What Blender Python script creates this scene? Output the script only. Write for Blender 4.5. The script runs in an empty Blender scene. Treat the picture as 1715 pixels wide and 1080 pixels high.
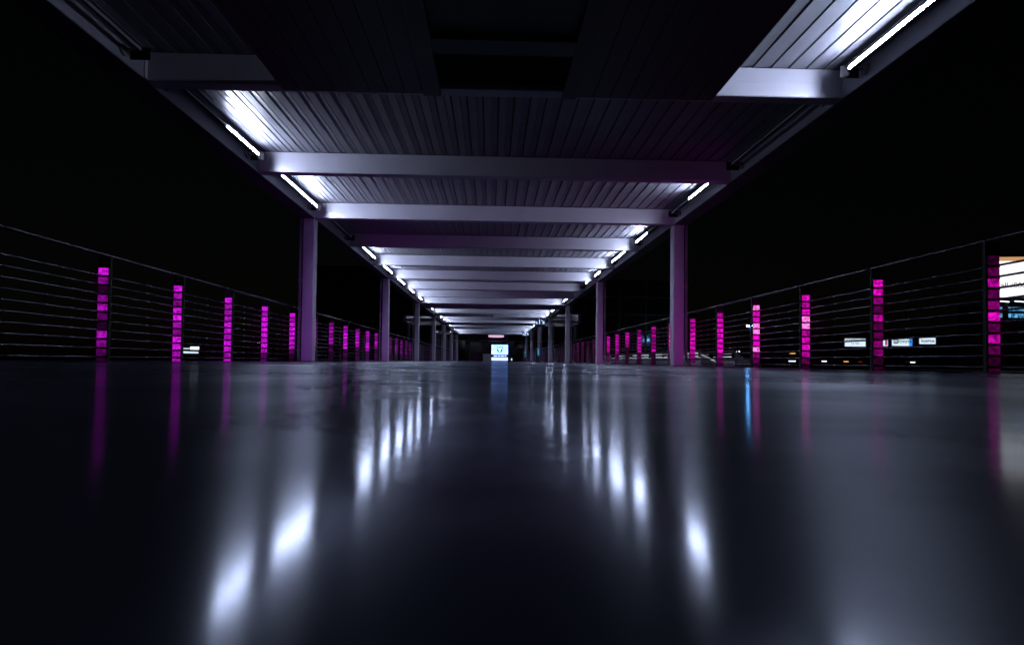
import bpy, math, random
from mathutils import Matrix, Vector
random.seed(7)
S = bpy.context.scene
COL = S.collection

# ------------------------------------------------------------------ camera, world, exposure
cam_d = bpy.data.cameras.new('camera')
cam = bpy.data.objects.new('camera', cam_d)
COL.objects.link(cam)
S.camera = cam
YAW, PITCH, ROLL = 0.02568, 0.02318, 0.01156
r0 = Vector((math.cos(YAW), -math.sin(YAW), 0))
fw = Vector((math.sin(YAW) * math.cos(PITCH), math.cos(YAW) * math.cos(PITCH), math.sin(PITCH)))
up0 = Vector((-math.sin(YAW) * math.sin(PITCH), -math.cos(YAW) * math.sin(PITCH), math.cos(PITCH)))
right = r0 * math.cos(ROLL) + up0 * math.sin(ROLL)
up = up0 * math.cos(ROLL) - r0 * math.sin(ROLL)
M4 = Matrix((right, up, -fw)).transposed().to_4x4()
M4.translation = Vector((-0.064, 0.0, 0.0538))
cam.matrix_world = M4
cam_d.sensor_width = 36.0
cam_d.lens = 907.16 / 1715 * 36.0
cam_d.shift_x = (857.5 - 845.664) / 1715
cam_d.shift_y = (583.827 - 540.0) / 1715
cam_d.clip_start = 0.01
cam_d.clip_end = 3000
cam_d.dof.use_dof = True
cam_d.dof.focus_distance = 15.0
cam_d.dof.aperture_fstop = 2.8

world = bpy.data.worlds.new('World')
S.world = world
world.use_nodes = True
wn = world.node_tree
bg = wn.nodes['Background']
sky = wn.nodes.new('ShaderNodeTexSky')
sky.sky_type = 'NISHITA'
sky.sun_disc = False
sky.sun_elevation = math.radians(4.0)
sky.sun_rotation = math.radians(160)
hs = wn.nodes.new('ShaderNodeHueSaturation')
hs.inputs['Saturation'].default_value = 0.8
wn.links.new(sky.outputs['Color'], hs.inputs['Color'])
wn.links.new(hs.outputs['Color'], bg.inputs['Color'])
bg.inputs['Strength'].default_value = 0.0004

S.view_settings.view_transform = 'Standard'
S.view_settings.look = 'None'
S.view_settings.gamma = 1.0
S.view_settings.exposure = 0.0
S.view_settings.use_curve_mapping = False
S.cycles.use_denoising = True
S.cycles.max_bounces = 6
S.cycles.sample_clamp_indirect = 4.0
S.cycles.use_light_tree = True

# ------------------------------------------------------------------ materials
def nodes(m):
    m.use_nodes = True
    return m.node_tree, m.node_tree.nodes['Principled BSDF']

def paint(name, col, rough=0.5, metal=0.0, var=0.12, scale=3.0, bump=0.0, bscale=60.0, spec=0.5):
    m = bpy.data.materials.new(name)
    t, p = nodes(m)
    tc = t.nodes.new('ShaderNodeTexCoord')
    nz = t.nodes.new('ShaderNodeTexNoise')
    nz.inputs['Scale'].default_value = scale
    nz.inputs['Detail'].default_value = 6
    t.links.new(tc.outputs['Object'], nz.inputs['Vector'])
    rp = t.nodes.new('ShaderNodeValToRGB')
    rp.color_ramp.elements[0].position = 0.3
    rp.color_ramp.elements[1].position = 0.7
    rp.color_ramp.elements[0].color = [c * (1 - var) for c in col] + [1]
    rp.color_ramp.elements[1].color = [min(1, c * (1 + var)) for c in col] + [1]
    t.links.new(nz.outputs['Fac'], rp.inputs['Fac'])
    t.links.new(rp.outputs['Color'], p.inputs['Base Color'])
    mr = t.nodes.new('ShaderNodeMapRange')
    mr.inputs['To Min'].default_value = max(0.02, rough - 0.08)
    mr.inputs['To Max'].default_value = min(1, rough + 0.08)
    t.links.new(nz.outputs['Fac'], mr.inputs['Value'])
    t.links.new(mr.outputs['Result'], p.inputs['Roughness'])
    p.inputs['Metallic'].default_value = metal
    p.inputs['Specular IOR Level'].default_value = spec
    if bump:
        n2 = t.nodes.new('ShaderNodeTexNoise')
        n2.inputs['Scale'].default_value = bscale
        n2.inputs['Detail'].default_value = 3
        t.links.new(tc.outputs['Object'], n2.inputs['Vector'])
        b = t.nodes.new('ShaderNodeBump')
        b.inputs['Strength'].default_value = bump
        b.inputs['Distance'].default_value = 0.01
        t.links.new(n2.outputs['Fac'], b.inputs['Height'])
        t.links.new(b.outputs['Normal'], p.inputs['Normal'])
    return m

def glow(name, col, strength, base=(0.02, 0.02, 0.02)):
    m = bpy.data.materials.new(name)
    t, p = nodes(m)
    p.inputs['Base Color'].default_value = (*base, 1)
    p.inputs['Roughness'].default_value = 0.35
    p.inputs['Emission Color'].default_value = (*col, 1)
    p.inputs['Emission Strength'].default_value = strength
    return m

def glow_uneven(name, col, strength, scale, lo=0.35):
    """a lit diffuser whose lamps behind do not shine evenly"""
    m = glow(name, col, strength)
    t, p = nodes(m)
    tc = t.nodes.new('ShaderNodeTexCoord')
    nz = t.nodes.new('ShaderNodeTexNoise')
    nz.inputs['Scale'].default_value = scale
    nz.inputs['Detail'].default_value = 1
    oi = t.nodes.new('ShaderNodeObjectInfo')
    ad = t.nodes.new('ShaderNodeVectorMath'); ad.operation = 'MULTIPLY_ADD'
    ad.inputs[1].default_value = (37.0, 19.0, 53.0)
    t.links.new(oi.outputs['Random'], ad.inputs[0])
    t.links.new(tc.outputs['Object'], ad.inputs[2])
    t.links.new(ad.outputs['Vector'], nz.inputs['Vector'])
    mr = t.nodes.new('ShaderNodeMapRange')
    mr.inputs['From Min'].default_value = 0.3
    mr.inputs['From Max'].default_value = 0.7
    mr.inputs['To Min'].default_value = strength * lo
    mr.inputs['To Max'].default_value = strength * 1.4
    t.links.new(nz.outputs['Fac'], mr.inputs['Value'])
    t.links.new(mr.outputs['Result'], p.inputs['Emission Strength'])
    return m

def floor_material():
    """sealed, slightly damp concrete: a sharp and a hazy gloss over a dark body"""
    m = bpy.data.materials.new('sealed_concrete')
    m.use_nodes = True
    t = m.node_tree
    t.nodes.clear()
    N = lambda k: t.nodes.new('ShaderNode' + k)
    L = t.links.new
    tc = N('TexCoord')
    def noise(scale, detail, rough=0.55):
        n = N('TexNoise')
        n.inputs['Scale'].default_value = scale
        n.inputs['Detail'].default_value = detail
        n.inputs['Roughness'].default_value = rough
        L(tc.outputs['Object'], n.inputs['Vector'])
        return n.outputs['Fac']
    def rng(src, a, b, lo, hi):
        r = N('MapRange')
        r.inputs['From Min'].default_value = a
        r.inputs['From Max'].default_value = b
        r.inputs['To Min'].default_value = lo
        r.inputs['To Max'].default_value = hi
        L(src, r.inputs['Value'])
        return r.outputs['Result']
    big, fine, wave = noise(0.5, 6, 0.62), noise(9.0, 8), noise(2.0, 4)
    rp = N('ValToRGB')
    rp.color_ramp.elements[0].position = 0.3
    rp.color_ramp.elements[1].position = 0.72
    rp.color_ramp.elements[0].color = (0.022, 0.027, 0.040, 1)
    rp.color_ramp.elements[1].color = (0.042, 0.048, 0.070, 1)
    L(fine, rp.inputs['Fac'])
    bump = N('Bump')
    bump.inputs['Strength'].default_value = 0.045
    bump.inputs['Distance'].default_value = 0.02
    L(wave, bump.inputs['Height'])
    dif = N('BsdfDiffuse')
    L(rp.outputs['Color'], dif.inputs['Color'])
    along = N('CombineXYZ')
    along.inputs['X'].default_value = 1.0
    sharp, hazy = N('BsdfGlossy'), N('BsdfGlossy')
    for g in (sharp, hazy):
        g.inputs['Color'].default_value = (0.84, 0.90, 1.0, 1)
        g.inputs['Anisotropy'].default_value = 0.24 if g is sharp else 0.42           # trowelled crosswise: highlights stretch along the walk
        L(along.outputs['Vector'], g.inputs['Tangent'])
        L(bump.outputs['Normal'], g.inputs['Normal'])
    L(rng(big, 0.35, 0.68, 0.10, 0.19), sharp.inputs['Roughness'])
    L(rng(big, 0.35, 0.68, 0.28, 0.38), hazy.inputs['Roughness'])
    gl = N('MixShader')
    L(rng(noise(0.8, 6, 0.6), 0.38, 0.62, 0.10, 0.44), gl.inputs['Fac'])
    L(sharp.outputs['BSDF'], gl.inputs[1]); L(hazy.outputs['BSDF'], gl.inputs[2])
    lw = N('LayerWeight')
    lw.inputs['Blend'].default_value = 0.5
    pw_ = N('Math'); pw_.operation = 'POWER'; pw_.inputs[1].default_value = 3.3
    L(lw.outputs['Facing'], pw_.inputs[0])
    refl0 = rng(pw_.outputs['Value'], 0.0, 1.0, 0.018, 0.46)
    wear = N('Math'); wear.operation = 'MULTIPLY'
    grit = N('Math'); grit.operation = 'MULTIPLY'
    L(rng(noise(1.1, 8, 0.68), 0.40, 0.60, 1.12, 0.55), grit.inputs[0]); L(rng(noise(16.0, 6, 0.7), 0.35, 0.65, 0.82, 1.12), grit.inputs[1])
    L(refl0, wear.inputs[0]); L(grit.outputs['Value'], wear.inputs[1])
    refl = wear.outputs['Value']
    mix = N('MixShader')
    L(refl, mix.inputs['Fac'])
    L(dif.outputs['BSDF'], mix.inputs[1]); L(gl.outputs['Shader'], mix.inputs[2])
    out = N('OutputMaterial')
    L(mix.outputs['Shader'], out.inputs['Surface'])
    return m

MAT = {
    'steel': paint('painted_steel', (0.31, 0.31, 0.355), 0.34, 0.0, 0.10, 1.3, 0.06, 40, spec=0.9),
    'shade': paint('underside_shade', (0.035, 0.035, 0.042), 0.5, 0.0, 0.15, 1.5),  # near-black colour imitating shade under the girders
    'girder': paint('girder_paint', (0.23, 0.23, 0.27), 0.40, 0.0, 0.10, 1.3, 0.06, 40),
    'column': paint('column_paint', (0.30, 0.27, 0.35), 0.45, 0.0, 0.10, 1.8, 0.08, 30),
    'plank': paint('roof_metal', (0.16, 0.162, 0.185), 0.36, 0.0, 0.18, 2.0, 0.05, 25),
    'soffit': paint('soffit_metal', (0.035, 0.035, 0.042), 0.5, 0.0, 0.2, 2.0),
    'roof': paint('roof_sheet', (0.05, 0.05, 0.055), 0.7),
    'stainless': paint('stainless', (0.42, 0.42, 0.45), 0.30, 1.0, 0.10, 8.0, 0.05, 120),
    'rod': paint('stainless_rod', (0.065, 0.065, 0.078), 0.26, 1.0, 0.08, 6.0),
    'postmetal': paint('post_metal', (0.008, 0.008, 0.010), 0.6, 0.0, 0.1, 8.0, spec=0.12),
    'rail': paint('rail_metal', (0.018, 0.018, 0.022), 0.30, 1.0, 0.1, 5.0),
    'dark': paint('dark_metal', (0.03, 0.03, 0.035), 0.45, 0.3, 0.2, 5.0),
    'housing': paint('fixture_housing', (0.16, 0.16, 0.18), 0.45, 0.0, 0.15, 6.0),
    'tube_off': paint('unlit_tube', (0.24, 0.25, 0.28), 0.18, 0.0, 0.03, 4.0),
    'floor': floor_material(),
    'asphalt': paint('asphalt', (0.045, 0.045, 0.05), 0.85, 0.0, 0.25, 0.6, 0.3, 40),
    'facade': paint('dark_facade', (0.035, 0.035, 0.04), 0.35, 0.0, 0.3, 0.4),
    'bronze': paint('bronze_mullion', (0.10, 0.075, 0.055), 0.4, 0.5, 0.2, 1.0),
    'glass': paint('dark_glass', (0.012, 0.013, 0.016), 0.08, 0.0, 0.2, 0.5),
    'grey': paint('grey_laminate', (0.30, 0.30, 0.33), 0.5, 0.0, 0.08, 3.0),
    'rubber': paint('rubber', (0.02, 0.02, 0.02), 0.8),
    'carpaint': paint('dark_car_paint', (0.03, 0.032, 0.04), 0.22, 0.2, 0.1, 1.0),
    'buspaint': paint('blue_bus_paint', (0.03, 0.06, 0.16), 0.3, 0.0, 0.1, 1.0),
    'sign_blue': paint('sign_blue', (0.006, 0.030, 0.11), 0.4, 0.0, 0.05, 2.0),
    'sign_dark': paint('sign_dark', (0.01, 0.012, 0.016), 0.5),
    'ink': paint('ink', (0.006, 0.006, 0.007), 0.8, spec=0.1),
    'pennant': paint('purple_fabric', (0.20, 0.10, 0.34), 0.7, 0.0, 0.25, 2.0),
    'tube': glow('lit_tube', (0.66, 0.74, 1.0), 315.0),
    'g_white': glow('lit_white', (0.85, 0.93, 1.0), 3.0),
    'g_lamp': glow('lit_lamp', (0.14, 0.45, 1.0), 315.0),
    'g_cyan': glow_uneven('lit_screen_sky', (0.16, 0.36, 1.0), 5.0, 2.5, 0.75),
    'g_pale': glow('lit_screen_white', (0.30, 0.45, 1.0), 3.0),
    'g_face': glow('lit_face', (0.72, 0.88, 1.0), 1.0),
    'g_cream': glow_uneven('lit_billboard', (0.97, 0.98, 1.0), 1.1, 0.3, 0.9),
    'g_orange': glow('lit_orange', (1.0, 0.52, 0.22), 0.6),
    'g_amber': glow('lit_amber', (1.0, 0.42, 0.10), 1.6),
    'g_red': glow('lit_red', (1.0, 0.03, 0.03), 0.35),
    'g_blue': glow('lit_blue', (0.03, 0.30, 0.95), 1.0),
    'g_bluewhite': glow_uneven('lit_blue_white', (0.15, 0.55, 1.0), 0.7, 1.5, 0.1),
    'g_steel': glow_uneven('lit_strip', (0.80, 0.82, 1.0), 0.55, 0.8, 0.0),
    'g_strip': glow_uneven('lit_incline_strip', (0.85, 0.88, 1.0), 0.35, 1.6, 0.0),
    'g_stair': glow('lit_stair_tube', (0.72, 0.80, 1.0), 22.0),
    'g_board': glow('lit_sign_board', (0.02, 0.14, 0.55), 0.16, (0.004, 0.02, 0.08)),
    'g_pinklamp': glow('lit_pink_lamp', (1.0, 0.62, 0.84), 0.75),
    'g_signwhite': glow('lit_sign_white', (0.85, 0.93, 1.0), 0.9),
    'g_magenta': glow('lit_magenta_sign', (0.75, 0.05, 0.35), 0.5),
}
LV = [0.025, 0.09, 0.22, 0.46, 0.78, 1.5, 0.010]
PANEL = {'L': [], 'R': []}
for side, c in (('L', (0.78, 0.010, 0.86)), ('R', (0.92, 0.004, 0.62))):
    for i, v in enumerate(LV):
        cc = (c[0], c[1] + 0.16, c[2]) if i == 5 else c
        PANEL[side].append(glow_uneven('lit_panel_%s_%d' % (side, i), cc, v * 1.1, 30.0, 0.3))

# ------------------------------------------------------------------ geometry helpers
class MB:
    def __init__(s):
        s.v, s.f, s.mi = [], [], []
    def face(s, idx, mi=0):
        s.f.append(idx); s.mi.append(mi)
    def box(s, x0, x1, y0, y1, z0, z1, mi=0):
        n = len(s.v)
        s.v += [(x0, y0, z0), (x1, y0, z0), (x1, y1, z0), (x0, y1, z0), (x0, y0, z1), (x1, y0, z1), (x1, y1, z1), (x0, y1, z1)]
        for q in ((0, 3, 2, 1), (4, 5, 6, 7), (0, 1, 5, 4), (1, 2, 6, 5), (2, 3, 7, 6), (3, 0, 4, 7)):
            s.face([n + i for i in q], mi)
        return s
    def bevbox(s, x0, x1, y0, y1, z0, z1, b, axis='z', mi=0):
        """box with its four long edges chamfered; axis is the long direction"""
        if axis == 'z': A, B, C = (x0, x1), (y0, y1), (z0, z1); f = lambda a, c, l: (a, c, l)
        elif axis == 'x': A, B, C = (y0, y1), (z0, z1), (x0, x1); f = lambda a, c, l: (l, a, c)
        else: A, B, C = (z0, z1), (x0, x1), (y0, y1); f = lambda a, c, l: (c, l, a)
        ring = [(A[0] + b, B[0]), (A[1] - b, B[0]), (A[1], B[0] + b), (A[1], B[1] - b), (A[1] - b, B[1]), (A[0] + b, B[1]), (A[0], B[1] - b), (A[0], B[0] + b)]
        n = len(s.v)
        s.v += [f(a, c, C[0]) for a, c in ring] + [f(a, c, C[1]) for a, c in ring]
        for i in range(8):
            j = (i + 1) % 8
            s.face([n + i, n + j, n + 8 + j, n + 8 + i], mi)
        s.face([n + i for i in reversed(range(8))], mi)
        s.face([n + 8 + i for i in range(8)], mi)
        return s
    def tube(s, pts, r, seg=10, mi=0, cap=True):
        pts = [Vector(p) for p in pts]
        n0 = len(s.v)
        for i, p in enumerate(pts):
            d = (pts[min(i + 1, len(pts) - 1)] - pts[max(i - 1, 0)]).normalized()
            a = Vector((0, 0, 1)) if abs(d.z) < 0.9 else Vector((1, 0, 0))
            u = d.cross(a).normalized(); w = d.cross(u).normalized()
            rr = r[i] if isinstance(r, (list, tuple)) else r
            for k in range(seg):
                t = 2 * math.pi * k / seg
                s.v.append(tuple(p + u * (rr * math.cos(t)) + w * (rr * math.sin(t))))
        for i in range(len(pts) - 1):
            for k in range(seg):
                k2 = (k + 1) % seg
                a = n0 + i * seg
                s.face([a + k, a + k2, a + seg + k2, a + seg + k], mi)
        if cap:
            s.face([n0 + k for k in reversed(range(seg))], mi)
            e = n0 + (len(pts) - 1) * seg
            s.face([e + k for k in range(seg)], mi)
        return s
    def prism(s, poly, y0, y1, mi=0, plane='xz'):
        """outline in xz extruded along y (or outline in yz extruded along x)"""
        n, k = len(s.v), len(poly)
        for yy in (y0, y1):
            for a, b in poly:
                s.v.append((a, yy, b) if plane == 'xz' else (yy, a, b))
        for i in range(k):
            j = (i + 1) % k
            s.face([n + i, n + j, n + k + j, n + k + i], mi)
        s.face([n + i for i in reversed(range(k))], mi)
        s.face([n + k + i for i in range(k)], mi)
        return s
    def mesh(s, name, mats, smooth=False):
        me = bpy.data.meshes.new(name)
        me.from_pydata(s.v, [], s.f)
        for m in (mats if isinstance(mats, (list, tuple)) else [mats]):
            me.materials.append(m)
        me.polygons.foreach_set('material_index', s.mi)
        if smooth:
            me.polygons.foreach_set('use_smooth', [True] * len(me.polygons))
        me.update()
        import bmesh
        bm = bmesh.new(); bm.from_mesh(me)
        bmesh.ops.recalc_face_normals(bm, faces=bm.faces)
        bm.to_mesh(me); bm.free()
        if smooth:
            try: me.set_sharp_from_angle(angle=math.radians(40))
            except Exception: pass
        return me
    def build(s, name, mats, parent=None, smooth=False, loc=(0, 0, 0), rz=0.0):
        return put(name, s.mesh(name, mats, smooth), parent, loc, rz)

def put(name, me, parent=None, loc=(0, 0, 0), rz=0.0):
    o = bpy.data.objects.new(name, me)
    COL.objects.link(o)
    o.location = loc
    o.rotation_euler = (0, 0, rz)
    o.parent = parent
    return o

def tag(o, label, cat, group=None):
    o['label'] = label; o['category'] = cat
    if group: o['group'] = group
    return o

def thing(name, label, cat, loc=(0, 0, 0), rz=0.0, group=None):
    return tag(put(name, None, None, loc, rz), label, cat, group)

def struct(o):
    o['kind'] = 'structure'
    return o

def text(name, body, size, mat, parent, loc, depth=0.004, ax='CENTER', bold=0.0, sx=1.0):
    """flat lettering standing upright, read from -Y"""
    c = bpy.data.curves.new(name, 'FONT')
    c.body = body; c.size = size; c.align_x = ax; c.align_y = 'CENTER'; c.extrude = depth; c.offset = bold
    tmp = bpy.data.objects.new('tmp', c)
    COL.objects.link(tmp)
    bpy.context.view_layer.update()
    me = bpy.data.meshes.new_from_object(tmp.evaluated_get(bpy.context.evaluated_depsgraph_get()))
    bpy.data.objects.remove(tmp); bpy.data.curves.remove(c)
    me.materials.clear(); me.materials.append(mat)
    me.transform(Matrix.Rotation(math.pi / 2, 4, 'X') @ Matrix.Diagonal((sx, 1, 1, 1)))
    return put(name, me, parent, loc)

# ------------------------------------------------------------------ dimensions
D1, BAY = 10.964, 8.0
BS = BAY / 3                       # beam spacing
W, CS = 3.657, 0.22                # inner face of columns, column size
ZB, ZT = 2.90, 3.21                # beam underside / top
Y0, Y1 = -2.6, 61.0                # canopy extent
RX, PP = 4.076, BAY / 6            # rail line, post pitch
P0 = 5.691
def beam_y(k): return D1 + (k - 2) * BS

# ------------------------------------------------------------------ the setting
gm = MB(); gm.v = [(-900, -300, -0.62), (900, -300, -0.62), (900, 1600, -0.62), (-900, 1600, -0.62)]; gm.face([0, 1, 2, 3])
struct(gm.build('ground', MAT['asphalt']))
struct(MB().box(-4.20, 4.20, -4.0, 72.0, -0.45, 0.0).build('walkway_floor', MAT['floor']))
struct(MB().box(30, 320, 118, 142, -0.60, 0.18).build('road', MAT['asphalt']))
# steel kerb angles that edge the walkway slab
for s in (-1, 1):
    struct(MB().box(min(s * 4.203, s * 4.23), max(s * 4.203, s * 4.23), -4.0, 60.0, -0.45, 0.012).build('walkway_kerb', MAT['dark']))

# ------------------------------------------------------------------ canopy over the walkway
canopy = thing('walkway_canopy', 'long grey steel canopy on square columns roofing the whole walkway', 'canopy', (0, 0, 0))
# edge girders
for s in (-1, 1):
    a, b = sorted((s * (W + 0.003), s * (W + CS + 0.06)))
    g = MB().bevbox(a, b, Y0, Y1, ZB - 0.002, ZT + 0.10, 0.006, 'y')
    a2, b2 = sorted((s * (W - 0.004), s * (W + 0.003)))
    g.box(a2, b2, Y0, Y1, ZB + 0.185, ZB + 0.192)          # folded seam along the inner face
    go = g.build('edge_girder', MAT['girder'], canopy)
    MB().box(a - 0.004, b + 0.004, Y0, Y1, ZB - 0.012, ZB - 0.0025).build('shade_plate', MAT['shade'], go)  # added dark plate: shade put into the colour of the girder underside
# cross beams
bm_ = MB().bevbox(-W, W, 0, 0.16, ZB, ZT, 0.008, 'x')
bm_.box(-W + 0.02, W - 0.02, -0.0015, 0.0, ZB + 0.150, ZB + 0.153)
beam_me = bm_.mesh('cross_beam', MAT['steel'])
cleat_me = {}
for s in (-1, 1):
    a, b = sorted((s * (W - 0.012), s * (W - 0.0005)))
    cleat_me[s] = MB().box(a, b, -0.05, -0.002, ZB + 0.02, ZT - 0.04).mesh('bolted_cleat', MAT['steel'])
for k in range(-2, 21):
    bo = put('cross_beam', beam_me, canopy, (0, beam_y(k), 0))
    if k < 9:
        put('bolted_cleat', cleat_me[-1], bo)
        put('bolted_cleat', cleat_me[1], bo)
# columns, each with a rain pipe
col_me = MB().bevbox(0, CS, 0, CS, 0.0, ZB - 0.014, 0.012).mesh('column', MAT['column'])
base_me = MB().box(-0.05, CS + 0.05, -0.05, CS + 0.05, 0.0005, 0.012).mesh('base_plate', MAT['dark'])
for k in range(-1, 7):
    for s in (-1, 1):
        x = W if s > 0 else -W - CS
        co = put('column', col_me, canopy, (x, D1 + BAY * k, 0))
        put('base_plate', base_me, co)
        px = s * (W + CS + 0.085)
        yy = D1 + BAY * k + 0.12
        pm = MB().tube([(px, yy, ZB + 0.05), (px, yy, 0.30)], 0.026, 10)
        pm.tube([(px, yy, 1.60), (px, yy, 1.68)], 0.034, 10)
        if s > 0:
            pm.tube([(px, yy, 0.30), (px, yy - 0.01, 0.16), (px + 0.03, yy - 0.05, 0.075), (px + 0.09, yy - 0.12, 0.035), (px + 0.13, yy - 0.5, 0.03)], 0.03, 10)
        else:
            pm.tube([(px, yy, 0.30), (px, yy, 0.02)], 0.03, 10)
        pm.build('rain_pipe', MAT['column'], canopy, True)
# roof planks: a broad flat, a hairline groove and a second flat set a little higher
NP = 38
pw = 2 * (W + 0.0) / NP
prof = [(0.004, 0.0), (pw * 0.52, 0.0), (pw * 0.53, 0.004), (pw * 0.55, 0.010), (pw - 0.016, 0.006), (pw - 0.010, 0.016), (pw - 0.010, 0.03), (0.004, 0.03)]
plank_me = MB().prism(prof, Y0, Y1).mesh('roof_plank', MAT['plank'])
for i in range(NP):
    put('roof_plank', plank_me, canopy, (-W + i * pw, 0, ZT + 0.002))
MB().box(-W - CS - 0.3, W + CS + 0.3, Y0 - 0.1, Y1 + 0.1, ZT + 0.104, ZT + 0.16).build('roof_sheet', MAT['roof'], canopy)
# lowered soffit in the first bays, with two ribs and an open hatch between them
def soffit_board(x0, x1, y0, y1):
    MB().box(x0 + 0.004, x1 - 0.004, y0, y1, ZB - 0.010, ZB - 0.002).build('soffit_board', MAT['soffit'], canopy)
ys, ye = -1.5, beam_y(0) + 0.10
x = -2.30
while x < -0.80: soffit_board(x, x + 0.185, ys, ye); x += 0.185
x = 0.81
while x < 2.25: soffit_board(x, x + 0.185, ys, ye); x += 0.185
for a, b in ((-2.295, -0.816), (0.811, 2.29)):
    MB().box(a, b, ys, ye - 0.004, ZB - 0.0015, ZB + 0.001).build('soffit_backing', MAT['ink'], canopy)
for a, b in ((-0.815, -0.63), (0.665, 0.81)):
    MB().box(a, b, ys, ye + 0.003, ZB - 0.03, ZB + 0.06).build('soffit_rib', MAT['dark'], canopy)
MB().box(-0.63, 0.665, 4.72, 4.95, ZB - 0.02, ZB + 0.05).build('soffit_rib', MAT['dark'], canopy)
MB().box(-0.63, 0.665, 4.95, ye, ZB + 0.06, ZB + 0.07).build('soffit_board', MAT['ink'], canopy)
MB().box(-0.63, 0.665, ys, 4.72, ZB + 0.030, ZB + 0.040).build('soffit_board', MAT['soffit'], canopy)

# ------------------------------------------------------------------ strip lights on the girders
TX, TZ = 3.50, 3.035
LIT = {
    -1: {-1: (0, 0), 0: (0, 1), 1: (1, 1), 2: (0, 0), 3: (1, 1), 4: (1, 1), 5: (1, 1), 6: (1, 1), 7: (1, 1), 9: (1, 1), 11: (1, 1), 12: (1, 1), 14: (0, 1), 16: (1, 1), 17: (1, 1), 18: (1, 1)},
    1: {-1: (1, 1), 0: (0, 0), 1: (1, 0), 2: (0, 1), 3: (1, 1), 4: (0, 1), 5: (1, 0), 7: (1, 1), 9: (1, 1), 10: (1, 1), 12: (1, 1), 14: (0, 1), 15: (1, 1), 16: (1, 1), 17: (0, 1), 18: (1, 1)},
}
L_T = 0.94
def fixture_meshes(s):
    h = MB()
    a, b = sorted((s * (W + 0.001), s * 3.512))
    h.box(a, b, 0.12, 2.24, TZ + 0.062, TZ + 0.068)                       # gear tray over the tubes
    hm = h.mesh('gear_tray', MAT['housing'])
    # curved reflector behind the tubes: it keeps their light off the girder
    rf = MB()
    angs = [-116, -92, -70, -45, -20, 5, 30, 55, 80, 104]
    o_ = [(0.0260 * math.cos(math.radians(q)), 0.0260 * math.sin(math.radians(q))) for q in angs]
    i_ = [(0.0240 * math.cos(math.radians(q)), 0.0240 * math.sin(math.radians(q))) for q in angs]
    poly = [(s * (TX + p), TZ + q) for p, q in o_] + [(s * (TX + p), TZ + q) for p, q in reversed(i_)]
    rf.prism(poly, 0.22, 2.19)
    rm = rf.mesh('reflector', MAT['ink'])
    br = MB()
    br.tube([(s * (W + 0.002), 0, TZ - 0.02), (s * (W - 0.022), 0, TZ - 0.02), (s * (W - 0.0225), 0, TZ - 0.02), (s * (TX + 0.03), 0, TZ - 0.003)], [0.055, 0.055, 0.012, 0.010], 14)
    bmesh_ = br.mesh('mounting_arm', MAT['housing'])
    e = MB()
    a, b = sorted((s * (W - 0.01), s * 3.455))
    e.box(a, b, 2.232, 2.238, TZ - 0.06, TZ + 0.0615)
    em = e.mesh('end_plate', MAT['ink'])
    tm = {}
    for q in (0, 1):
        t = MB().tube([(0, 0, 0), (0, 0.02, 0), (0, 0.021, 0), (0, L_T - 0.021, 0), (0, L_T - 0.02, 0), (0, L_T, 0)], [0.010, 0.010, 0.0175, 0.0175, 0.010, 0.010], 12)
        tm[q] = t.mesh('tube', MAT['tube'] if q else MAT['tube_off'], True)
    return hm, bmesh_, em, tm, rm
ORD = ['first', 'second', 'third', 'fourth', 'fifth', 'sixth', 'seventh', 'eighth', 'ninth', 'tenth', 'eleventh', 'twelfth', 'thirteenth', 'fourteenth', 'fifteenth', 'sixteenth', 'seventeenth', 'eighteenth']
for s in (-1, 1):
    hm, brm, em, tm, rm = fixture_meshes(s)
    sd = 'left' if s < 0 else 'right'
    for n, (k, (q0, q1)) in enumerate(sorted(LIT[s].items())):
        st = {(1, 1): 'both tubes lit', (0, 0): 'both tubes dark', (1, 0): 'only its nearer tube lit', (0, 1): 'only its farther tube lit'}[(q0, q1)]
        f = thing('strip_light', 'white strip light on the %s girder, %s from the viewer, %s' % (sd, ORD[n], st), 'strip light', (0, beam_y(k) + 0.16, 0), 0, 'strip lights along the canopy girders')
        put('gear_tray', hm, f)
        put('mounting_arm', brm, f, (0, 0.16, 0))
        put('mounting_arm', brm, f, (0, 2.14, 0))
        put('reflector', rm, f)
        put('end_plate', em, f)
        put('tube', tm[q0], f, (s * TX, 0.26, TZ))
        put('tube', tm[q1], f, (s * TX, 0.26 + L_T + 0.02, TZ))

# ------------------------------------------------------------------ railings with glowing posts
NR, RZ0, RDZ = 10, 0.052, 0.0925
# brightness of the eleven panels, bottom to top, of the posts nearest to the viewer
NEAR = {
    'L': {-1: [1, 2, 3, 3, 2, 4, 3, 4, 2, 3, 4], 0: [0, 1, 2, 3, 0, 1, 3, 2, 0, 2, 4], 1: [3, 3, 4, 4, 2, 3, 4, 4, 2, 3, 4], 2: [3, 3, 4, 4, 3, 4, 4, 3, 3, 3, 4],
          3: [1, 1, 3, 4, 3, 4, 4, 4, 4, 3, 4], 4: [0, 0, 1, 3, 4, 4, 4, 4, 4, 3, 4], 5: [0, 1, 1, 2, 3, 4, 4, 4, 4, 3, 3]},
    'R': {-2: [1, 1, 2, 3, 2, 4, 1, 3, 2, 3, 2], -1: [0, 0, 1, 3, 1, 4, 2, 1, 3, 1, 0], 0: [0, 0, 2, 2, 1, 1, 3, 1, 2, 4, 4], 1: [0, 1, 3, 4, 4, 3, 5, 5, 4, 3, 4],
          2: [0, 1, 2, 5, 4, 4, 5, 5, 4, 4, 5], 3: [0, 1, 2, 4, 4, 4, 4, 4, 4, 4, 3], 4: [0, 1, 2, 3, 4, 4, 4, 4, 3, 3, 3], 5: [0, 1, 1, 2, 3, 4, 4, 4, 3, 3, 3]},
}
PW, PT = 0.104, 0.012
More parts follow.
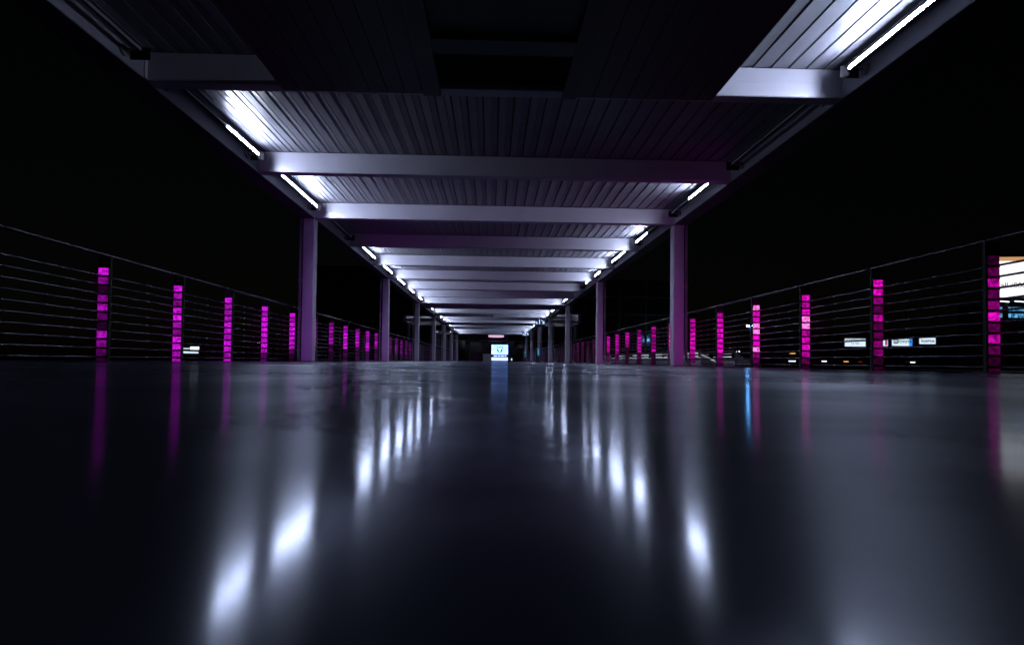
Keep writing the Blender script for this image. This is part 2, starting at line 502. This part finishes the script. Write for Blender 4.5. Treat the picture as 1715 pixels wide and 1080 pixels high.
def pz(i):
    lo = 0.004 if i == 0 else RZ0 + RDZ * (i - 1) + 0.012
    hi = RZ0 + RDZ * i - 0.012 if i < NR else 0.970
    return lo, hi
upright = MB()
upright.prism([(-0.075, 0.0), (-0.072, 0.0), (-0.072, 0.9705), (-0.058, 0.9705), (-0.058, 0.0), (-0.054, 0.0), (-0.054, 0.9705), (PW / 2, 0.9705), (PW / 2, 1.085), (-0.075, 1.085)], -0.014, 0.014)
clip_me = MB().box(-0.050, PW / 2, -0.009, 0.009, -0.0115, 0.0115).mesh('rod_clip', MAT['dark'])
foot_me = MB().box(-0.10, 0.09, -0.05, 0.05, 0.0004, 0.0036).mesh('foot_plate', MAT['dark'])
def mirror(mb):
    r = MB(); r.v = [(-a, b, c) for a, b, c in mb.v]; r.f = [list(q) for q in mb.f]; r.mi = list(mb.mi)
    return r
post_me = {1: upright.mesh('post', MAT['postmetal']), -1: mirror(upright).mesh('post', MAT['postmetal'])}
pan_cache = {}
def panel_mesh(sd, i, lv):
    if (sd, i, lv) not in pan_cache:
        z0, z1 = pz(i)
        m = MB().box(-PW / 2, PW / 2, -PT / 2, PT / 2, z0, z1)
        pan_cache[(sd, i, lv)] = m.mesh('light_panel', PANEL[sd][lv])
    return pan_cache[(sd, i, lv)]
BACK = {'L': glow('column_tint_L', (0.50, 0.006, 0.85), 58.0), 'R': glow('column_tint_R', (0.66, 0.002, 0.62), 72.0)}
back_me = {}
for sd_ in ('L', 'R'):
    # added glowing strip on a few posts, tints the columns beyond magenta
    back_me[sd_] = MB().box(-PW / 2 + 0.004, PW / 2 - 0.004, PT / 2 + 0.006, PT / 2 + 0.010, 0.30, 0.95).mesh('tint_strip', [BACK[sd_], MAT['postmetal']])
    for p_ in back_me[sd_].polygons:
        p_.material_index = 0 if p_.normal.y > 0.5 else 1
ring = MB()
for k in range(10):
    t0, t1 = 2 * math.pi * k / 10, 2 * math.pi * (k + 1) / 10
    q = []
    for t, r in ((t0, 0.014), (t1, 0.014), (t1, 0.010), (t0, 0.010)):
        q.append((r * math.cos(t), r * math.sin(t)))
    ring.prism(q, -0.010, 0.010)
ring_me = ring.mesh('bolt_washer', MAT['stainless'])
for s, sd in ((-1, 'L'), (1, 'R')):
    rl = thing('railing', 'stainless rod railing with magenta glowing posts along the %s edge of the walkway' % ('left' if s < 0 else 'right'), 'railing', (s * RX, 0, 0), 0, 'walkway railings')
    MB().bevbox(-0.030, 0.030, Y0 - 1, 60.0, 1.092, 1.118, 0.008, 'y').build('top_rail', MAT['rail'], rl)
    rod_me = MB().tube([(0, Y0 - 1, 0), (0, 60.0, 0)], 0.0095, 10).mesh('rod', MAT['rod'], True)
    for i in range(NR):
        put('rod', rod_me, rl, (0, 0, RZ0 + RDZ * i))
    for j in range(-4, 41):
        y = P0 + PP * j
        po = put('post', post_me[s], rl, (0, y, 0))
        if j <= 8:
            put('foot_plate', foot_me, po)
            for i in range(NR):
                put('rod_clip', clip_me, po, (0.002 if s > 0 else -0.002, 0, RZ0 + RDZ * i))
        if j in (1, 2, 8):
            put('tint_strip', back_me[sd], po)
        near = NEAR[sd].get(j)
        if near:
            lv = near
        elif j < 0:
            lv = [random.choice((1, 2, 3, 3, 4)) for i in range(11)]
        elif j <= 10:
            cut = random.choice((4, 5, 5, 6))
            lv = [(random.choice((0, 0, 1)) if i < cut else random.choice((2, 3, 3, 4))) for i in range(11)]
        elif j <= 16:
            lv = [(0 if i < 4 else random.choice((0, 1, 1, 2) if s < 0 else (0, 0, 1))) for i in range(11)]
        else:
            lv = [6] * 11
        if -2 <= j <= 6:
            for i in range(11):
                po2 = put('light_panel', panel_mesh(sd, i, lv[i]), po)
            for i in (1, 2, 8, 9, 10):
                z0, z1 = pz(i)
                if j <= 2: put('bolt_washer', ring_me, po, (0, 0, (z0 + z1) / 2))
        else:
            m = MB()
            for i in range(11):
                z0, z1 = pz(i)
                m.box(-PW / 2, PW / 2, -PT / 2, PT / 2, z0, z1, lv[i])
            m.build('light_panel', PANEL[sd], po)

# ------------------------------------------------------------------ gate signs hanging from the canopy
def gate_sign(num, y, label):
    t = thing('gate_sign', label, 'sign', (3.36, y, 2.80), 0, 'blue numbered signs')
    MB().bevbox(-0.36, 0.36, 0, 0.06, -0.215, 0.215, 0.008, 'x').build('sign_board', MAT['g_board'], t)
    MB().box(-0.38, 0.38, -0.004, 0.064, 0.216, 0.235).build('frame_bar', MAT['dark'], t)
    MB().box(-0.38, 0.38, -0.004, 0.064, -0.235, -0.216).build('frame_bar', MAT['dark'], t)
    text('numeral', num, 0.46, MAT['g_signwhite'], t, (-0.08, -0.008, 0.0), bold=0.008)
    p = MB().tube([(-0.27, -0.006, -0.15), (-0.27, -0.006, -0.03), (-0.27, -0.006, -0.02), (-0.27, -0.006, 0.0), (-0.27, -0.006, 0.04)], [0.035, 0.035, 0.012, 0.03, 0.02], 8)
    p.build('pictogram', MAT['g_signwhite'], t)
    a = MB().prism([(0.04, 0.115), (0.075, 0.15), (0.215, 0.010), (0.265, 0.06), (0.265, -0.115), (0.09, -0.115), (0.14, -0.065), (0.18, -0.025)], -0.010, -0.004)
    a.build('arrow', MAT['g_signwhite'], t)
    MB().tube([(-0.28, 0.03, 0.236), (-0.28, 0.03, 0.41)], 0.008, 6).build('hanger', MAT['dark'], t)
    MB().tube([(0.28, 0.03, 0.236), (0.28, 0.03, 0.41)], 0.008, 6).build('hanger', MAT['dark'], t)
gate_sign('1', beam_y(12) - 0.14, 'blue sign with a white 1 and down-right arrow under the canopy')
gate_sign('2', beam_y(18) - 0.14, 'blue sign with a white 2 and down-right arrow, farther along the canopy')

# camera dome hanging mid-canopy
t = thing('security_camera', 'small pale camera dome hanging in the middle under a far canopy beam', 'camera', (0.05, beam_y(11) - 0.25, ZB + 0.30))
MB().tube([(0, 0, 0), (0, 0, -0.22)], 0.03, 10).build('stem', MAT['grey'], t)
MB().tube([(0, 0, -0.20), (0, 0, -0.24), (0, 0, -0.30), (0, 0, -0.35), (0, 0, -0.37)], [0.04, 0.10, 0.11, 0.08, 0.02], 14).build('dome', MAT['tube_off'], t, True)

# ------------------------------------------------------------------ side canopies over the stairs
def side_canopy(s, y, x1, z0, z1, depth, label):
    t = thing('stair_canopy', label, 'canopy', (s * (W + CS + 0.4), y, 0), 0, 'canopies over the side stairs')
    L = x1 - (W + CS + 0.4)
    a, b = sorted((0, s * L))
    MB().box(a, b, 0, 0.16, z0, z0 + 0.20).build('front_beam', MAT['steel'], t)
    MB().box(a, b, 0.1, depth, z1 - 0.1, z1).build('roof_slab', MAT['steel'], t)
    MB().box(a, b, depth - 0.16, depth, z0, z1 - 0.1).build('back_beam', MAT['steel'], t)
    e0, e1 = sorted((s * (L - 0.2), s * L))
    MB().box(e0, e1, 0.16, depth - 0.16, z0, z1 - 0.1).build('side_beam', MAT['steel'], t)
    MB().box(e0, e1, depth * 0.5, depth * 0.5 + 0.2, -0.6, z0).build('column', MAT['dark'], t)
    tx = s * (L * 0.5)
    MB().tube([(tx - 0.9, 0.55, z0 + 0.12), (tx + 0.9, 0.55, z0 + 0.12)], 0.02, 8).build('tube', MAT['g_stair'], t)
    return t
side_canopy(1, 41.0, 6.75, 3.00, 3.75, 4.0, 'pale grey stair canopy beside the walkway, on the right under the first gate sign')
side_canopy(-1, 41.0, 6.70, 2.98, 3.45, 4.0, 'nearer pale stair canopy branching off the walkway on the left')
side_canopy(-1, 56.0, 5.55, 2.93, 3.2, 3.0, 'farther small stair canopy branching off the walkway on the left')

# ------------------------------------------------------------------ far end of the walkway
ew = thing('end_building', 'dark glazed building front closing the far end of the walkway', 'building', (0, 70.0, 0))
MB().box(-14, 14, 0.2, 6.0, -0.6, 6.5).build('wall', MAT['facade'], ew)
MB().box(-14, 14, 0.0, 0.2, 2.66, 2.72).build('transom', MAT['stainless'], ew)
for x in [-13 + 1.7 * i for i in range(16)]:
    MB().box(x - 0.04, x + 0.04, 0.02, 0.198, -0.6, 2.66).build('mullion', MAT['bronze'], ew)
for x in [-13 + 1.7 * i for i in range(15)]:
    MB().box(x + 0.045, x + 1.655, 0.10, 0.13, -0.55, 2.655).build('pane', MAT['glass'], ew)
sw = thing('glazed_side_wall', 'row of dark glass panes in bronze frames past the left railing end', 'wall', (-5.0, 47.0, 0))
for i in range(12):
    y = i * 1.6
    MB().box(-0.05, 0.05, y, y + 0.10, -0.6, 2.9).build('mullion', MAT['bronze'], sw)
    MB().box(-0.012, 0.012, y + 0.101, y + 1.599, -0.58, 2.86).build('pane', MAT['glass'], sw)

sc = thing('video_screen', 'bright square video screen showing a shield emblem at the far end', 'screen', (1.0, 66.0, 0.10))
MB().bevbox(-1.04, 1.04, 0.02, 0.25, 0.0, 1.98, 0.02, 'x').build('cabinet', MAT['sign_dark'], sc)
MB().box(-0.99, 0.99, 0.0, 0.019, 0.78, 1.94).build('picture_area', MAT['g_cyan'], sc)
MB().box(-0.99, 0.99, 0.0, 0.019, 0.42, 0.779).build('caption_band', MAT['sign_dark'], sc)
MB().box(-0.99, 0.99, 0.0, 0.019, 0.03, 0.419).build('footer_band', MAT['g_pale'], sc)
for q0, q1 in ((-0.72, -0.30), (-0.20, 0.05), (0.12, 0.52), (0.6, 0.8)):
    MB().box(q0, q1, -0.006, -0.001, 0.55, 0.66).build('caption_block', MAT['g_pale'], sc)
sh = MB()      # shield: dark rim round a pale field, two eye patches and a brow
out = [(-0.36, 1.80), (0.0, 1.74), (0.36, 1.80), (0.37, 1.42), (0.28, 1.12), (0.0, 0.90), (-0.28, 1.12), (-0.37, 1.42)]
inn = [(-0.26, 1.71), (0.0, 1.66), (0.26, 1.71), (0.27, 1.43), (0.18, 1.19), (0.0, 1.03), (-0.18, 1.19), (-0.27, 1.43)]
for i in range(8):
    j = (i + 1) % 8
    sh.prism([out[i], out[j], inn[j], inn[i]], -0.008, -0.001)
sh.prism([(-0.29, 1.42), (-0.15, 1.38), (-0.10, 1.15), (-0.19, 1.15)], -0.009, -0.001)
sh.prism([(0.29, 1.42), (0.15, 1.38), (0.10, 1.15), (0.19, 1.15)], -0.009, -0.001)
sh.prism([(-0.25, 1.62), (0.25, 1.62), (0.22, 1.54), (-0.22, 1.54)], -0.009, -0.001)
sh.build('emblem', MAT['ink'], sc)
MB().tube([(-0.85, 0.1, 1.98), (-0.85, 0.1, 2.6)], 0.025, 6).build('hanger', MAT['stainless'], sc)
MB().tube([(0.92, 0.1, 1.98), (0.92, 0.1, 2.6)], 0.025, 6).build('hanger', MAT['stainless'], sc)

kb = thing('counter_box', 'plain grey box counter standing left of the video screen', 'counter', (-0.53, 65.0, 0.0))
MB().bevbox(-0.48, 0.48, 0, 0.5, 0.003, 0.88, 0.02).build('body', MAT['grey'], kb)
MB().box(-0.50, 0.50, -0.02, 0.52, 0.881, 0.91).build('top', MAT['grey'], kb)

pl = thing('oval_ceiling_lamp', 'flat pink oval lamp glowing under the far end ceiling', 'lamp', (0.52, 63.2, 2.98))
def disc(rx, ry, z0, z1, n=28):
    m = MB(); m.prism([(rx * math.cos(2 * math.pi * k / n), ry * math.sin(2 * math.pi * k / n)) for k in range(n)], z0, z1)
    m.v = [(a, c, b) for a, b, c in m.v]
    return m
disc(0.9, 0.9, -0.12, 0.10).build('diffuser', MAT['g_pinklamp'], pl)
disc(0.94, 0.94, 0.101, 0.18).build('ceiling_rim', MAT['dark'], pl)
hb = thing('hanging_banner', 'small purple pointed banner hanging beside the pink oval lamp', 'banner', (1.72, 62.6, 2.42))
MB().prism([(-0.24, 0.60), (0.24, 0.60), (0.22, 0.22), (0.10, 0.0), (-0.02, 0.0), (-0.16, 0.28)], 0, 0.02).build('cloth', MAT['pennant'], hb)
MB().tube([(-0.27, 0.01, 0.61), (0.27, 0.01, 0.61)], 0.012, 6).build('rod', MAT['dark'], hb)

def totem(x, y, h, label):
    t = thing('information_totem', label, 'kiosk', (x, y, 0.0), 0, 'blue lit totems')
    MB().bevbox(-0.14, 0.14, 0, 0.12, 0.003, h, 0.01).build('body', MAT['sign_dark'], t)
    MB().box(-0.02, 0.10, -0.006, -0.001, h * 0.45, h * 0.95).build('screen', MAT['g_bluewhite'], t)
totem(3.62, 42.5, 1.15, 'narrow totem with a blue lit screen by the right columns under the first gate sign')
totem(3.42, 55.5, 1.12, 'farther narrow blue totem by the right columns under the second gate sign')
lb = thing('lantern_bollard', 'tiny white lit bollard just right of the video screen', 'bollard', (2.48, 66.4, 0.0))
MB().tube([(0, 0, 0.003), (0, 0, 0.16)], 0.07, 10).build('post', MAT['dark'], lb)
MB().tube([(0, 0, 0.161), (0, 0, 0.42)], 0.075, 10).build('lamp_head', MAT['g_face'], lb)

# ------------------------------------------------------------------ escalator landing outside the right railing
es = thing('escalator', 'stainless escalator with lit balustrades descending outside the right railing', 'escalator', (7.6, 0, 0))
for xo in (0.0, 1.25):
    MB().box(xo, xo + 0.06, 19.6, 39.0, -0.55, 0.18).build('skirt_panel', MAT['stainless'], es)
    MB().box(xo - 0.01, xo + 0.07, 19.6, 39.0, 0.19, 0.27).build('balustrade_panel', MAT['dark'], es)
    MB().box(xo - 0.012, xo + 0.072, 19.6, 39.0, 0.50, 0.56).build('handrail', MAT['rubber'], es)
    for i in range(9):
        y = 19.9 + i * 2.1
        MB().box(xo - 0.014, xo + 0.02, y, y + random.uniform(1.2, 1.9), 0.30, 0.33).build('light_strip', MAT['g_steel'], es)
        MB().box(xo - 0.014, xo + 0.02, y, y + random.uniform(0.6, 1.9), 0.42, 0.455).build('light_strip', MAT['g_steel'], es)
    MB().prism([(19.6, 0.50), (19.6, -0.5), (18.9, -0.6), (16.6, -0.6)], xo, xo + 0.06, plane='yz').build('inclined_panel', MAT['dark'], es)
    MB().prism([(19.55, 0.42), (19.55, 0.36), (17.6, -0.03), (17.6, 0.02)], xo - 0.014, xo - 0.002, plane='yz').build('light_strip', MAT['g_strip'] if xo == 0 else MAT['rubber'], es)

# ------------------------------------------------------------------ street lamps
def street_lamp(x, y, z, label, arm=0.28, r=0.10, mat='g_lamp'):
    t = thing('street_lamp', label, 'street lamp', (x, y, -0.6), 0, 'street lamps')
    MB().tube([(0, 0, 0.003), (0, 0, z + 0.55)], [0.07, 0.04], 8).build('pole', MAT['dark'], t)
    MB().tube([(-arm, 0, z + 0.58), (arm, 0, z + 0.58)], 0.03, 6).build('arm', MAT['dark'], t)
    for q in (-1, 1):
        MB().tube([(q * arm, 0, z + 0.52), (q * arm, 0, z + 0.56), (q * arm, 0, z + 0.66), (q * arm, 0, z + 0.70)], [r * 0.6, r, r, r * 0.6], 10).build('lamp_head', MAT[mat], t, True)
street_lamp(29.0, 60.0, 4.32, 'blue-white twin street lamp beyond the right railing left of the fourth nearest glowing post', 0.27, 0.12)
street_lamp(5.3, 100.0, 2.80, 'small twin street lamp glowing beyond the far end, right of the video screen', 0.4, 0.16)
street_lamp(-42.5, 100.0, 2.95, 'tiny white street lamp low beyond the left railing', 0.12, 0.10, 'g_white')
street_lamp(41.4, 90.0, 2.15, 'small low white street lamp just left of the twin lamp, beyond right railing', 0.26, 0.09, 'g_white')

# ------------------------------------------------------------------ sponsor signs across the street
sb = thing('stadium_building', 'long dark low building across the street carrying lit sponsor signs', 'building', (0, 141.5, 0))
MB().box(80, 150, 0.3, 20, -0.6, 8.6).build('wall', MAT['facade'], sb)
MB().box(80, 150, 0.0, 0.3, 8.0, 8.7).build('parapet', MAT['dark'], sb)
for x in [82 + 4.6 * i for i in range(15)]:
    MB().box(x, x + 0.35, 0.05, 0.299, -0.6, 8.0).build('pilaster', MAT['facade'], sb)

def sign_box(x0, x1, z0, z1, name, label, face):
    t = thing('lit_sign', label, 'sign', ((x0 + x1) / 2, 140.6, z0), 0, 'lit sponsor signs across the street')
    w, h = (x1 - x0) / 2, z1 - z0
    MB().bevbox(-w - 0.5, w + 0.5, 0.12, 0.6, -0.35, h + 0.35, 0.05, 'x').build('cabinet', MAT['sign_blue'], t)
    MB().box(-w, w, 0.0, 0.119, 0, h).build('sign_face', MAT[face], t)
    return t, w, h
t, w, h = sign_box(93.4, 98.9, 5.05, 7.1, 'sign', 'lit white sign with dark lettering, leftmost of the signs across the street', 'g_face')
text('lettering', 'VOLKSWAGEN', 0.85, MAT['sign_blue'], t, (0, -0.02, h * 0.78), 0.01, sx=0.92, bold=0.02)
text('lettering', 'Las Vegas', 0.55, MAT['sign_blue'], t, (0, -0.02, h * 0.40), 0.01)
t, w, h = sign_box(100.6, 104.9, 5.25, 7.1, 'sign', 'lit pinkish sign half hidden behind a glowing railing post across the street', 'g_face')
MB().box(-w + 0.3, -w + 2.3, -0.02, -0.004, 0.3, h - 0.3).build('pink_block', MAT['g_magenta'], t)
MB().box(w - 0.75, w - 0.15, -0.02, -0.004, 0.2, h - 0.2).build('pink_block', MAT['g_magenta'], t)
t, w, h = sign_box(106.1, 111.5, 5.35, 7.2, 'sign', 'lit TOYOTA sign, white fading to blue, across the street', 'g_face')
text('lettering', 'TOYOTA', 0.92, MAT['ink'], t, (0.60, -0.02, h * 0.58), 0.01, bold=0.028)
MB().box(w - 0.85, w, -0.012, -0.002, 0, h).build('blue_end', MAT['g_blue'], t)
MB().box(-w + 0.35, -w + 1.55, -0.014, -0.002, h * 0.32, h).build('emblem_tile', MAT['pennant'], t)
em = MB()
def oval(mb, cx, cz, rx, rz, th, y0, y1, n=20):
    for k in range(n):
        a, b = 2 * math.pi * k / n, 2 * math.pi * (k + 1) / n
        mb.prism([(cx + rx * math.cos(a), cz + rz * math.sin(a)), (cx + rx * math.cos(b), cz + rz * math.sin(b)), (cx + (rx - th) * math.cos(b), cz + (rz - th) * math.sin(b)), (cx + (rx - th) * math.cos(a), cz + (rz - th) * math.sin(a))], y0, y1)
oval(em, -w + 0.95, h * 0.64, 0.46, 0.34, 0.09, -0.03, -0.016)
oval(em, -w + 0.95, h * 0.64, 0.20, 0.30, 0.07, -0.034, -0.031)
oval(em, -w + 0.95, h * 0.72, 0.32, 0.14, 0.06, -0.038, -0.035)
em.build('emblem', MAT['g_face'], t)
t, w, h = sign_box(113.5, 117.8, 5.92, 7.55, 'sign', 'lit white StubHub sign, rightmost of the signs across the street', 'g_face')
text('lettering', 'StubHub', 1.05, MAT['sign_blue'], t, (0, -0.02, h * 0.5), 0.01, bold=0.02)

# big billboard
bb = thing('billboard', 'big white lit billboard with phone text at the right edge', 'billboard', (103.6, 100.0, 0), math.radians(-8))
MB().bevbox(-8.5, 8.5, 0.25, 1.2, 13.2, 21.3, 0.1, 'x').build('cabinet', MAT['dark'], bb)
MB().box(-8.3, 8.3, 0.02, 0.249, 13.4, 20.3).build('panel_face', MAT['g_cream'], bb)
MB().box(-8.3, 8.3, 0.02, 0.249, 20.31, 21.1).build('orange_band', MAT['g_orange'], bb)
text('lettering', 'Call (800) 8', 1.5, MAT['ink'], bb, (-7.4, 0.0, 15.6), 0.01, 'LEFT')
text('lettering', 'Q', 1.0, MAT['grey'], bb, (-7.4, 0.0, 17.6), 0.01, 'LEFT')
for x in (-5, 5):
    MB().tube([(x, 0.8, -0.6), (x, 0.8, 13.2)], 0.45, 10).build('leg', MAT['dark'], bb)
MB().box(-8.0, 8.0, -1.3, 0.2, 12.6, 12.75).build('catwalk', MAT['dark'], bb)
for i in range(6):
    x = -7.4 + i * 2.6
    MB().tube([(x, -1.2, 12.5), (x + 1.6, -1.2, 12.35)], 0.09, 6).build('catwalk_lamp', MAT['g_white'], bb)
bt = thing('blue_lit_tower', 'blue-white lit window rows of a building under the big billboard', 'building', (106, 108, 0))
MB().box(-4, 8, 0.2, 8, -0.6, 13.0).build('wall', MAT['facade'], bt)
for r in range(2):
    for i in range(8):
        MB().box(-3.6 + i * 1.4, -2.5 + i * 1.4, 0.0, 0.19, 10.2 + r * 1.35, 11.0 + r * 1.35).build('window', MAT['g_bluewhite'], bt)

# left sign and far lit bits
ls = thing('lit_sign', 'small cool white lit sign low beyond the left railing by the second post', 'sign', (-65.7, 120.0, 0))
MB().box(-1.9, 1.9, 0.1, 0.5, 0.9, 2.5).build('cabinet', MAT['sign_dark'], ls)
MB().box(0.0, 1.8, 0.0, 0.099, 1.85, 2.42).build('sign_face', MAT['g_white'], ls)
MB().box(-1.8, -0.01, 0.0, 0.099, 1.92, 2.12).build('sign_face', MAT['g_face'], ls)
MB().box(-1.8, 1.7, 0.0, 0.099, 1.0, 1.5).build('sign_face', MAT['g_face'], ls)
for x in (-1.5, 1.5):
    MB().box(x - 0.1, x + 0.1, 0.15, 0.35, -0.6, 0.9).build('leg', MAT['dark'], ls)
py = thing('pylon_sign', 'slim tall sign pylon with blue and pink lit panels beyond the left columns', 'sign', (-11.6, 100.0, -0.6))
MB().box(-0.25, 0.25, 0.1, 0.6, 0.0, 7.2).build('mast', MAT['sign_dark'], py)
MB().box(-0.2, 0.2, 0.0, 0.099, 4.6, 6.9).build('blue_panel', MAT['g_bluewhite'], py)
MB().box(-0.2, 0.2, 0.0, 0.099, 3.0, 4.3).build('pink_panel', MAT['g_magenta'], py)
MB().box(-0.2, 0.2, 0.0, 0.099, 0.8, 2.0).build('white_panel', MAT['g_face'], py)
ltw = thing('lit_tower', 'dim far tower with a pink lit corner beyond the left columns', 'building', (-17.0, 104.0, -0.6))
MB().box(-1.2, 1.2, 0.1, 3, 0.0, 7.6).build('wall', MAT['facade'], ltw)
for i in range(3):
    for r in range(3):
        MB().box(-1.0 + i * 0.7, -0.5 + i * 0.7, 0.0, 0.099, 3.2 + r * 1.1, 3.7 + r * 1.1).build('window', MAT['glass'], ltw)
MB().box(0.35, 0.6, -0.02, 0.098, 2.6, 3.1).build('pink_light', MAT['g_magenta'], ltw)

# dark buildings that barely show against the night sky
def dark_block(x0, x1, y, h, nx, nz, label):
    t = thing('office_building', label, 'building', (x0, y, -0.6), 0, 'dark buildings behind the walkway')
    L = x1 - x0
    MB().box(0, L, 0.3, 14, 0, h).build('wall', MAT['glass'], t)
    for i in range(nx + 1):
        MB().box(i * L / nx - 0.12, i * L / nx + 0.12, 0.02, 0.299, 0, h - 0.2).build('mullion', MAT['bronze'], t)
    for j in range(nz + 1):
        MB().box(-0.12, L + 0.12, 0.0, 0.295, j * h / nz - 0.1, j * h / nz + 0.1).build('floor_band', MAT['bronze'], t)
dark_block(11.0, 27.0, 80.0, 13.0, 4, 5, 'dark gridded office block behind the right columns')
dark_block(-27.0, -12.5, 84.0, 15.0, 4, 6, 'dark gridded office block behind the left columns')

# ------------------------------------------------------------------ traffic on the far road
def wheel(parent, x, y, r):
    MB().tube([(x, y, r), (x, y + 0.22, r)], r, 14).build('wheel', MAT['rubber'], parent)
def car(x, front, rear, label, flip=1):
    """side-on car; flip=1 faces left"""
    t = thing('car', label, 'car', (x, 130.0, 0.18), 0, 'cars on the far road')
    L = 4.5
    body = [(0, 0.35), (0, 0.75), (0.15, 0.88), (1.15, 0.98), (1.75, 1.42), (3.2, 1.45), (3.95, 1.02), (4.42, 0.95), (4.5, 0.6), (4.45, 0.32)]
    fx = (lambda a: a) if flip > 0 else (lambda a: L - a)
    MB().prism([(fx(a), b) for a, b in body], 0, 1.75).build('body', MAT['carpaint'], t)
    MB().prism([(fx(a), b) for a, b in ((1.35, 1.0), (1.82, 1.36), (2.4, 1.38), (2.4, 1.0))], -0.012, -0.001).build('side_window', MAT['glass'], t)
    MB().prism([(fx(a), b) for a, b in ((2.5, 1.0), (2.5, 1.38), (3.15, 1.39), (3.75, 1.02))], -0.012, -0.001).build('side_window', MAT['glass'], t)
    for a in (0.85, 3.65): wheel(t, fx(a), -0.03, 0.33)
    if front:
        a, b = sorted((fx(-0.06), fx(1.15)))
        MB().box(a, b, -0.03, -0.013, 0.68, 0.86).build('headlight', MAT[front], t)
    if rear:
        a, b = sorted((fx(4.56), fx(3.6)))
        MB().box(a, b, -0.03, -0.013, 0.66, 0.80).build('taillight', MAT[rear], t)
car(80.6, 'g_white', None, 'dark car with white headlight, first car right of the bus on the far road')
car(86.0, 'g_amber', 'g_red', 'dark car with amber front and red rear lights on the far road')
car(102.6, 'g_white', None, 'dark car with white headlight below the sponsor signs on the far road')
car(120.8, 'g_white', 'g_red', 'dark car with white headlight, rightmost on the far road')
bs = thing('bus', 'dark blue city bus with amber marker light on the far road', 'bus', (64.8, 129.6, 0.18))
MB().bevbox(0, 9.0, 0, 2.5, 0.35, 2.9, 0.12, 'x').build('body', MAT['buspaint'], bs)
for i in range(6):
    MB().box(0.5 + i * 1.35, 1.7 + i * 1.35, -0.012, -0.001, 1.5, 2.4).build('window', MAT['glass'], bs)
for a in (1.6, 7.0): wheel(bs, a, -0.04, 0.45)
MB().box(7.6, 9.0, -0.03, -0.013, 2.50, 2.66).build('marker_light', MAT['g_amber'], bs)
MB().box(7.3, 9.05, -0.03, -0.013, 0.62, 0.80).build('headlight', MAT['g_white'], bs)
